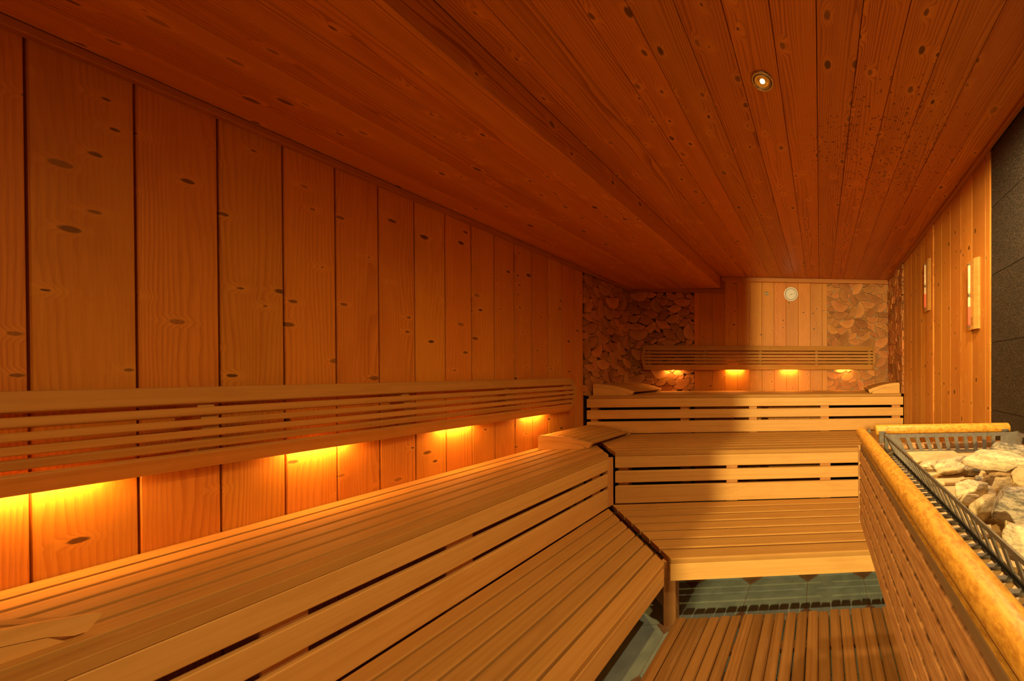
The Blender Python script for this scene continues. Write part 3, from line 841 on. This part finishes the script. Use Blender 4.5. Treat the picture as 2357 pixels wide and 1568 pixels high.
obj('needle_hub', lathe_mesh('needle_hub', [(0.004, 0.013), (0.003, 0.016), (0.0003, 0.0165)], 16), MT['ink'], axes(Vector((1, 0, 0)), Vector((0, 0, 1)), Vector((0, -1, 0)), Vector((-0.312, DB, E + 0.843))), th)

bd = empty('wall_badge', (-0.575, DB, E + 0.851))
tag(bd, 'small round beige badge on the boards left of the dial', 'badge')
bm_ = axes(Vector((1, 0, 0)), Vector((0, 0, 1)), Vector((0, -1, 0)), Vector((-0.575, DB, E + 0.851)))
obj('disc', lathe_mesh('disc', [(0.0235, 0.0), (0.0238, 0.005), (0.021, 0.007), (0.0005, 0.007)], 28), MT['badge'], bm_, bd)
box('bar', bd, MT['badge_line'], (-0.597, DB - 0.0078, E + 0.8495), (-0.553, DB - 0.0066, E + 0.8535), 0.0002)
for x_, w_ in ((-0.592, 0.008), (-0.582, 0.005), (-0.574, 0.006), (-0.565, 0.008)):
    box('mark', bd, MT['ink'], (x_, DB - 0.0076, E + 0.842), (x_ + w_, DB - 0.0068, E + 0.8462), 0.0002)
for x_, w_ in ((-0.587, 0.005), (-0.579, 0.007), (-0.568, 0.005)):
    box('mark', bd, MT['ink'], (x_, DB - 0.0076, E + 0.857), (x_ + w_, DB - 0.0068, E + 0.8605), 0.0002)

def sand_timer(y0, y1, z0, z1, label, text):
    ym, zm = (y0 + y1) / 2, (z0 + z1) / 2
    root = empty('sand_timer', (R, ym, z0))
    tag(root, label, 'sand timer', 'sand timers on the right wall')
    hw = (y1 - y0) / 2
    # board section in (y, x): flat back, broad bevel on the near side
    poly = [(-hw, 0.0), (-hw, 0.012), (-hw + 0.022, 0.022), (hw - 0.004, 0.022), (hw, 0.018), (hw, 0.0)]
    me = prism_mesh('board', poly, z1 - z0)
    obj('board', me, MT['backrest'], axes(Vector((0, 1, 0)), Vector((-1, 0, 0)), Vector((0, 0, 1)), Vector((R, ym, z0))), root)
    yt, xt = ym + hw * 0.42, R - 0.026
    zn = z0 + (z1 - z0) * 0.50
    prof_u = [(0.0006, 0.150), (0.0045, 0.149), (0.0066, 0.143), (0.0066, 0.016), (0.004, 0.009), (0.0014, 0.002)]
    mu = Matrix.Translation((xt, yt, zn))
    g1 = obj('glass_bulb', lathe_mesh('glass_bulb', prof_u, 18), MT['tube'], mu, root)
    g2 = obj('glass_bulb', lathe_mesh('glass_bulb', [(r_, -z_) for r_, z_ in prof_u], 18), MT['tube'], mu, root)
    obj('sand', lathe_mesh('sand', [(0.0069, -0.057), (0.0069, -0.143), (0.0050, -0.1495), (0.0006, -0.151)], 18), MT['sand'], mu, g2)
    for z_ in (0.153, -0.154):
        beam('clip', root, MT['steel'], (R - 0.020, yt, zn + z_), (R - 0.036, yt, zn + z_), 0.008, 0.004, (0, 0, 1), 0.0005)
    beam('neck_clip', root, MT['steel'], (R - 0.020, yt, zn), (R - 0.032, yt, zn), 0.012, 0.010, (0, 0, 1), 0.0005)
    for k in range(16):
        z_ = zn + 0.135 - 0.007 * k
        box('scale_mark', root, MT['ink'], (R - 0.0224, ym - 0.004 - (0.004 if k % 5 == 0 else 0), z_), (R - 0.0219, ym + 0.003, z_ + 0.0008), 0.0001)
    if text:
        cu = bpy.data.curves.new('lettering', 'FONT'); cu.body = text; cu.size = 0.013; cu.extrude = 0.0002; cu.align_x = 'CENTER'
        tmp = bpy.data.objects.new('lettering_source', cu); COL.objects.link(tmp)
        bpy.context.view_layer.update()
        tme = bpy.data.meshes.new_from_object(tmp.evaluated_get(bpy.context.evaluated_depsgraph_get()))
        bpy.data.objects.remove(tmp)
        # reads downwards on the board face
        obj('lettering', tme, MT['ink'], axes(Vector((0, 0, -1)), Vector((0, -1, 0)), Vector((-1, 0, 0)), Vector((R - 0.0222, ym + 0.003, z0 + 0.040))), root)
    return root
sand_timer(1.490, 1.575, E + 0.208, E + 0.550, 'wooden sand timer with pink sand nearest the dark granite', 'SAWO')
sand_timer(2.158, 2.250, E + 0.425, E + 0.782, 'wooden sand timer with pink sand mounted farther back toward the log slices', None)

def ceiling_spot(x, y, label):
    root = empty('ceiling_spot', (x, y, ZC))
    tag(root, label, 'spotlight', 'recessed ceiling spots')
    m = axes(Vector((1, 0, 0)), Vector((0, -1, 0)), Vector((0, 0, -1)), Vector((x, y, ZC)))
    obj('trim_ring', lathe_mesh('trim_ring', [(0.0395, 0.0), (0.0395, 0.004), (0.036, 0.0065), (0.032, 0.006), (0.0305, 0.002)], 40), MT['chrome'], m, root)
    obj('gap_ring', lathe_mesh('gap_ring', [(0.0305, 0.003), (0.0285, 0.003)], 40), MT['ink'], m, root)
    obj('inner_ring', lathe_mesh('inner_ring', [(0.0285, 0.002), (0.0285, 0.006), (0.026, 0.0065), (0.0245, 0.003)], 40), MT['chrome'], m, root)
    obj('reflector', lathe_mesh('reflector', [(0.0245, 0.0035), (0.021, 0.0025), (0.019, 0.0032), (0.015, 0.0022), (0.013, 0.003), (0.007, 0.0022)], 40), MT['reflector'], m, root)
    obj('bulb', lathe_mesh('bulb', [(0.0085, 0.0022), (0.0075, 0.005), (0.004, 0.0068), (0.0003, 0.0072)], 20), MT['bulb'], m, root)
    return root
ceiling_spot(-0.198, 1.145, 'round chrome recessed spot glowing in the boarded ceiling')
ceiling_spot(0.43, 0.77, 'chrome recessed spot in the ceiling directly above the stove')
ceiling_spot(-0.198, -0.30, 'unseen chrome recessed spot added near the doorway for fill light')

# ------------------------------------------------------------------ duckboard on the floor
db = empty('duckboard', (0.0, 0.45, 0))
tag(db, 'reddish wooden duckboard lying on the tiled floor', 'duckboard')
rd = random.Random(5)
x = -0.687
while x < 0.34:
    w_ = 0.0475 + rd.uniform(-0.002, 0.002)
    ye = 1.582 + rd.uniform(-0.004, 0.004)
    dz = rd.uniform(-0.0015, 0.0015)
    beam('slat', db, MT['duck'], (x + w_ / 2, YF + 0.03, 0.031 + dz), (x + w_ / 2 + rd.uniform(-0.0012, 0.0012), ye, 0.031 + dz), w_, 0.018, (rd.uniform(-0.03, 0.03), 0, 1), 0.005)
    x += 0.0522
for y in (1.40, 0.75, 0.10, -0.55):
    box('runner', db, MT['duck'], (-0.68, y, 0.0), (0.352, y + 0.04, 0.0205), 0.002)

# ------------------------------------------------------------------ stove
HR = 0.016
PIV = Vector((0.135, 1.08, 0))
RH = Matrix.Translation(PIV) @ Matrix.Rotation(HR, 4, 'Z') @ Matrix.Translation(-PIV)
st = empty('sauna_stove', RH @ Vector((0.42, 0.55, 0)), HR)
tag(st, 'sauna stove boxed in dark weathered boards with round golden wooden rails', 'stove')
def hz(z): return E + z
def hbox(name, mat, lo, hi, c=0.0015, parent=None):
    o = box(name, None, mat, lo, hi, c)
    m = RH @ o.matrix_basis
    par = parent or st
    o.parent = par; o.matrix_parent_inverse = WM[par.name].inverted(); o.matrix_basis = m; WM[o.name] = m.copy()
    return o
def hrod(name, mat, a, b, r_, seg=24, parent=None):
    a, b = RH @ Vector(a), RH @ Vector(b)
    L = (b - a).length
    me = lathe_mesh(name, [(0.0005, -L / 2), (r_ * 0.75, -L / 2), (r_ * 0.95, -L / 2 + r_ * 0.12), (r_, -L / 2 + r_ * 0.35), (r_, L / 2 - r_ * 0.35), (r_ * 0.95, L / 2 - r_ * 0.12), (r_ * 0.75, L / 2), (0.0005, L / 2)], seg)
    # length along local X so the grain follows the rail
    me.transform(Matrix.Rotation(math.pi / 2, 4, 'Y'))
    ex = (b - a).normalized(); ez = Vector((0, 0, 1)); ey = ez.cross(ex).normalized(); ez = ex.cross(ey)
    return obj(name, me, mat, axes(ex, ey, ez, (a + b) / 2), parent or st)
NEAR = 0.06
hrod('rail', MT['burl'], (0.1355, NEAR, hz(-0.2000)), (0.1355, 1.062, hz(-0.2000)), 0.0178)
hrod('rail', MT['burl'], (0.190, 1.105, hz(-0.201)), (0.676, 1.105, hz(-0.201)), 0.0182)
# boards of the guard: left side, back side
for k in range(5):
    za = hz(-0.2565 - 0.0487 * k)
    hbox('guard_board', MT['rough'], (0.1300, NEAR, za - 0.0445), (0.1470, 1.070, za), 0.0045)
for k in range(5):
    za = hz(-0.2400 - 0.0520 * k)
    hbox('guard_board', MT['rough'], (0.165, 1.062, za - 0.0462), (0.655, 1.080, za), 0.003)
    hbox('guard_board', MT['rough'], (0.655, NEAR, za - 0.0462), (0.672, 1.061, za), 0.003)
hbox('corner_post', MT['pale'], (0.1285, 1.0705, hz(-0.505)), (0.1640, 1.092, hz(-0.250)), 0.003)
hbox('corner_post', MT['pale'], (0.6560, 1.081, hz(-0.505)), (0.6900, 1.100, hz(-0.250)), 0.003)
hbox('capping_strip', MT['weathered'], (0.1330, NEAR, hz(-0.2560)), (0.1385, 1.066, hz(-0.2400)), 0.001)
hbox('capping_lit_edge', MT['burl'], (0.1335, NEAR, hz(-0.2399)), (0.1385, 1.066, hz(-0.2375)), 0.0005)  # brighter strip added to stand in for the capping's lit top edge
# steel brackets that carry the rails
for y_ in (1.03, 0.62, 0.22):
    hbox('rail_bracket', MT['black_steel'], (0.1480, y_, hz(-0.2530)), (0.1530, y_ + 0.025, hz(-0.2020)), 0.0005)
hbox('rail_bracket', MT['steel'], (0.1600, 1.081, hz(-0.262)), (0.1700, 1.100, hz(-0.196)), 0.0005)
for x_ in (0.2000, 0.640):
    hbox('rail_bracket', MT['steel'], (x_, 1.081, hz(-0.290)), (x_ + 0.022, 1.0860, hz(-0.202)), 0.0005)
# casing and feet
hbox('casing', MT['black_steel'], (0.20, NEAR + 0.04, hz(-0.69)), (0.62, 1.020, hz(-0.300)), 0.004)
hbox('pedestal', MT['black_steel'], (0.43, 0.22, 0.12), (0.60, 0.88, hz(-0.6905)), 0.004)
for x_ in (0.44, 0.56):
    for y_ in (0.24, 0.83):
        hbox('foot', MT['black_steel'], (x_, y_, 0.0), (x_ + 0.03, y_ + 0.03, 0.119), 0.002)
for y_ in (0.30, 0.80):
    hbox('guard_arm', MT['black_steel'], (0.1475, y_, hz(-0.40)), (0.1995, y_ + 0.03, hz(-0.37)), 0.001)
    hbox('guard_arm', MT['black_steel'], (0.6205, y_, hz(-0.40)), (0.6545, y_ + 0.03, hz(-0.37)), 0.001)
hbox('guard_arm', MT['black_steel'], (0.40, 1.0205, hz(-0.40)), (0.43, 1.0615, hz(-0.37)), 0.001)
# top grille between rail and basket: a cream plate with steel bars over it
hbox('top_plate', MT['ceramic'], (0.155, NEAR + 0.03, hz(-0.2680)), (0.645, 1.030, hz(-0.2535)), 0.0005)
hbox('grille_edge', MT['black_steel'], (0.1980, NEAR + 0.03, hz(-0.2500)), (0.2010, 1.005, hz(-0.2495)), 0.0003)
y_ = 0.100
while y_ < 0.985:
    hbox('grille_bar', MT['steel'], (0.1700, y_, hz(-0.2530)), (0.2300, y_ + 0.0085, hz(-0.2500)), 0.0005)
    y_ += 0.0246
hbox('grille_end_bar', MT['steel'], (0.1700, 0.992, hz(-0.2532)), (0.2300, 1.012, hz(-0.2480)), 0.0005)

# flared basket with slotted sheet sides
bk = empty('basket_frame', (0, 0, 0))
COL.objects.unlink(bk); bpy.data.objects.remove(bk)
def slotted(name, b0, b1, t0, t1, margin, pitch, slot, slant=0.0):
    """sheet between bottom edge b0-b1 and rim t0-t1 with slots cut out; built from its bars and edges"""
    b0, b1, t0, t1 = [RH @ Vector(q) for q in (b0, b1, t0, t1)]
    n = ((b1 - b0).cross(t0 - b0)).normalized() * 0.0012
    L = (b1 - b0).length
    def pt(s_, h_):
        return (b0 + (b1 - b0) * s_) * (1 - h_) + (t0 + (t1 - t0) * s_) * h_
    vs, fs = [], []
    def quad(s0a, s1a, h0, h1, s0b=None, s1b=None):
        s0b = s0a if s0b is None else s0b; s1b = s1a if s1b is None else s1b
        k = len(vs)
        q = [pt(s0a, h0), pt(s1a, h0), pt(s1b, h1), pt(s0b, h1)]
        vs.extend([p_ - n for p_ in q] + [p_ + n for p_ in q])
        fs.extend([(k + 3, k + 2, k + 1, k), (k + 4, k + 5, k + 6, k + 7)] + [(k + i, k + (i + 1) % 4, k + 4 + (i + 1) % 4, k + 4 + i) for i in range(4)])
    lo_, hi_ = 0.14, 0.80
    quad(0, 1, 0, lo_); quad(0, 1, hi_, 1)
    cnt = int((L - 2 * margin) / pitch)
    st_ = (L - cnt * pitch) / 2
    quad(0, (st_ + slant * 0) / L, lo_, hi_, 0, st_ / L)
    for k in range(cnt):
        e0 = (st_ + k * pitch + slot) / L
        e1 = (st_ + (k + 1) * pitch) / L if k < cnt - 1 else 1.0
        sh = slant / L
        quad(e0, e1, lo_, hi_, e0 - sh if k < cnt - 1 else e0 - sh, e1 - sh if k < cnt - 1 else 1.0)
    me = mk(name, vs, fs)
    ctr = (b0 + b1 + t0 + t1) / 4
    me.transform(Matrix.Translation(-ctr))
    return obj(name, me, MT['steel'], Matrix.Translation(ctr), st)
ZT, ZB = hz(-0.196), hz(-0.250)
TX0, TX1, TY0, TY1 = 0.200, 0.640, NEAR + 0.02, 1.000
BX0, BX1, BY0, BY1 = 0.2255, 0.614, NEAR + 0.05, 0.972
slotted('basket_side', (BX0, BY0, ZB), (BX0, BY1, ZB), (TX0, TY0, ZT), (TX0, TY1, ZT), 0.02, 0.0245, 0.0155)
slotted('basket_side', (BX1, BY1, ZB), (BX1, BY0, ZB), (TX1, TY1, ZT), (TX1, TY0, ZT), 0.02, 0.0245, 0.0155)
slotted('basket_side', (BX0, BY1, ZB), (BX1, BY1, ZB), (TX0, TY1, ZT), (TX1, TY1, ZT), 0.035, 0.0285, 0.0165)
slotted('basket_side', (BX1, BY0, ZB), (BX0, BY0, ZB), (TX1, TY0, ZT), (TX0, TY0, ZT), 0.035, 0.0285, 0.0165)
hbox('basket_edge', MT['black_steel'], (BX0 - 0.006, BY0, ZB - 0.003), (BX0 + 0.001, BY1, ZB + 0.001), 0.0003)
for x_ in (TX0 + 0.001, TX1 - 0.007):
    hbox('basket_post', MT['steel'], (x_, TY1 - 0.002, hz(-0.262)), (x_ + 0.012, TY1 + 0.006, ZT + 0.002), 0.0005)
# cream ceramic heater bars across the basket
for y_ in (0.865, 0.695, 0.470, 0.300):
    hbox('ceramic_bar', MT['ceramic'], (BX0 + 0.006, y_, hz(-0.2533)), (BX1 - 0.006, y_ + 0.028, hz(-0.2450)), 0.002)

# ------------------------------------------------------------------ stones in the stove
def stone(seed, u, v, zc, wpx, hpx, zr, rot, mat, label, cuts=8, flat=0.95, tri=False):
    """(u, v): centre in the photograph, zc: height of the centre (eye-relative), wpx: width in pixels, zr: half height in metres"""
    c = bp(u, v, E + zc)
    dist_ = c.y
    a = wpx / 2 * dist_ / F_PX
    b = hpx / 2 * dist_ / F_PX
    b = max(b * 1.35 - zr * 0.5, 0.014)
    zr = zr * 0.85
    rnd = random.Random(seed)
    bm = bmesh.new()
    bmesh.ops.create_icosphere(bm, subdivisions=4, radius=1.0)
    planes = []
    for k in range(cuts):
        n = Vector((rnd.gauss(0, 1), rnd.gauss(0, 1), rnd.uniform(-0.3, 1.3))).normalized()
        planes.append((n, rnd.uniform(0.56, 0.84)))
    if tri:
        planes += [(Vector((-0.86, 0.5, 0.25)).normalized(), 0.36), (Vector((0.86, 0.5, 0.1)).normalized(), 0.45)]
    planes.append((Vector((rnd.uniform(-0.15, 0.15), rnd.uniform(-0.15, 0.15), 1)).normalized(), 0.70 * flat))
    off = Vector((seed * 3.1, seed * 1.7, seed * 0.9))
    for vt in bm.verts:
        p = vt.co.copy()
        for n, d_ in planes:
            q = p.dot(n)
            if q > d_: p = p - n * (q - d_) * 0.92
        p *= 1 + 0.20 * noise.noise(p * 1.4 + off) + 0.045 * noise.noise(p * 4.5 + off) + 0.02 * noise.noise(p * 11 + off)
        vt.co = Vector((p.x * a * 1.3, p.y * b * 1.3, p.z * zr * 1.3))
    low = c.z + min(vt.co.z for vt in bm.verts)
    if low < E - 0.2512: c.z += E - 0.2512 - low      # rests on the bars, not in them
    me = bpy.data.meshes.new('stone')
    bm.to_mesh(me); bm.free()
    me.polygons.foreach_set('use_smooth', [True] * len(me.polygons))
    o = obj('sauna_stone', me, mat, Matrix.Translation(c) @ Matrix.Rotation(rot, 4, 'Z'))
    tag(o, label, 'stone', 'stones heaped in the stove basket')
    return o
def c8(a, b): return (2020 + a / 4.48, 1000 + b / 4.48)
S = [
    (1, 1245, 258, -0.196, 600, 330, 0.024, -0.42, 'stone_pale', 'largest pale flat stone lying on top of the heap'),
    (2, 1375, 160, -0.200, 320, 190, 0.022, -0.5, 'stone_grey', 'dark grey pointed stone behind the largest pale stone'),
    (3, 775, 355, -0.238, 370, 180, 0.021, 0.35, 'stone_pale', 'cream speckled stone left of the largest pale stone'),
    (4, 985, 375, -0.238, 140, 130, 0.018, 0.0, 'stone_grey', 'small grey stone tucked under the largest pale stone'),
    (5, 555, 345, -0.247, 205, 130, 0.010, 0.1, 'stone_pale', 'rounded flat stone with dark cracks on the cream slab'),
    (7, 948, 562, -0.224, 350, 200, 0.023, 0.15, 'stone_pale', 'pale stone with a ragged ridge in front of the brown stone'),
    (8, 1235, 480, -0.222, 390, 210, 0.021, 0.55, 'stone_brown', 'brown mottled stone leaning among the pale ones'),
    (9, 1135, 615, -0.236, 140, 70, 0.016, 0.0, 'stone_pale', 'small pale stone below the brown mottled stone'),
    (10, 1300, 530, -0.222, 230, 230, 0.022, 0.9, 'stone_tan', 'tan rounded stone wedged beside the big grey stone'),
    (11, 1390, 680, -0.200, 640, 480, 0.030, 0.15, 'stone_grey', 'big triangular grey streaked stone at the right of the heap'),
    (12, 935, 690, -0.244, 200, 100, 0.013, 0.0, 'stone_tan', 'flat greyish stone beside the basket side, under the ragged pale one'),
    (13, 1100, 765, -0.232, 300, 220, 0.020, 0.5, 'stone_tan', 'yellowish stone against the big grey stone'),
    (14, 1450, 1075, -0.214, 270, 270, 0.026, 0.3, 'stone_pale', 'smooth pale stone nearest the camera'),
    (15, 1490, 435, -0.212, 170, 140, 0.020, 0.2, 'stone_tan', 'cream chipped stone at the far right below the largest stone'),
]
for sd, a, b, zc, w_, h_, zr_, rot, mt, lab in S:
    u, v = c8(a, b)
    stone(sd, u, v, zc, w_ / 4.48, h_ / 4.48, zr_, rot, MT[mt], lab, tri=(sd == 11))
# filler stones lower in the heap
for k, (a, b, lab) in enumerate((
        (1180, 365, 'small grey stone down under the front edge of the largest pale stone'),
        (1400, 335, 'tan stone half hidden below the right part of the largest pale stone'),
        (1250, 640, 'brown stone low in the gap left of the big triangular grey stone'),
        (1090, 520, 'grey stone half hidden behind the pale stone with a ragged ridge'),
        (1250, 880, 'tan stone low in front of the big triangular grey stone'))):
    u, v = c8(a, b)
    stone(40 + k, u, v, -0.242, 46, 34, 0.014, 0.4 * k, MT[('stone_grey', 'stone_tan', 'stone_brown', 'stone_grey', 'stone_tan')[k]], lab)
# cream slab with a crack at the far end of the basket
p0 = RH @ Vector((0.325, 0.895, hz(-0.2565)))
sb = beam('stone_slab', None, MT['ceramic'], RH @ Vector((0.262, 0.925, hz(-0.250))), RH @ Vector((0.410, 0.925, hz(-0.250))), 0.085, 0.010, (0, -0.04, 1), 0.002)
tag(sb, 'flat cream slab lying at the far left of the stove basket', 'slab')
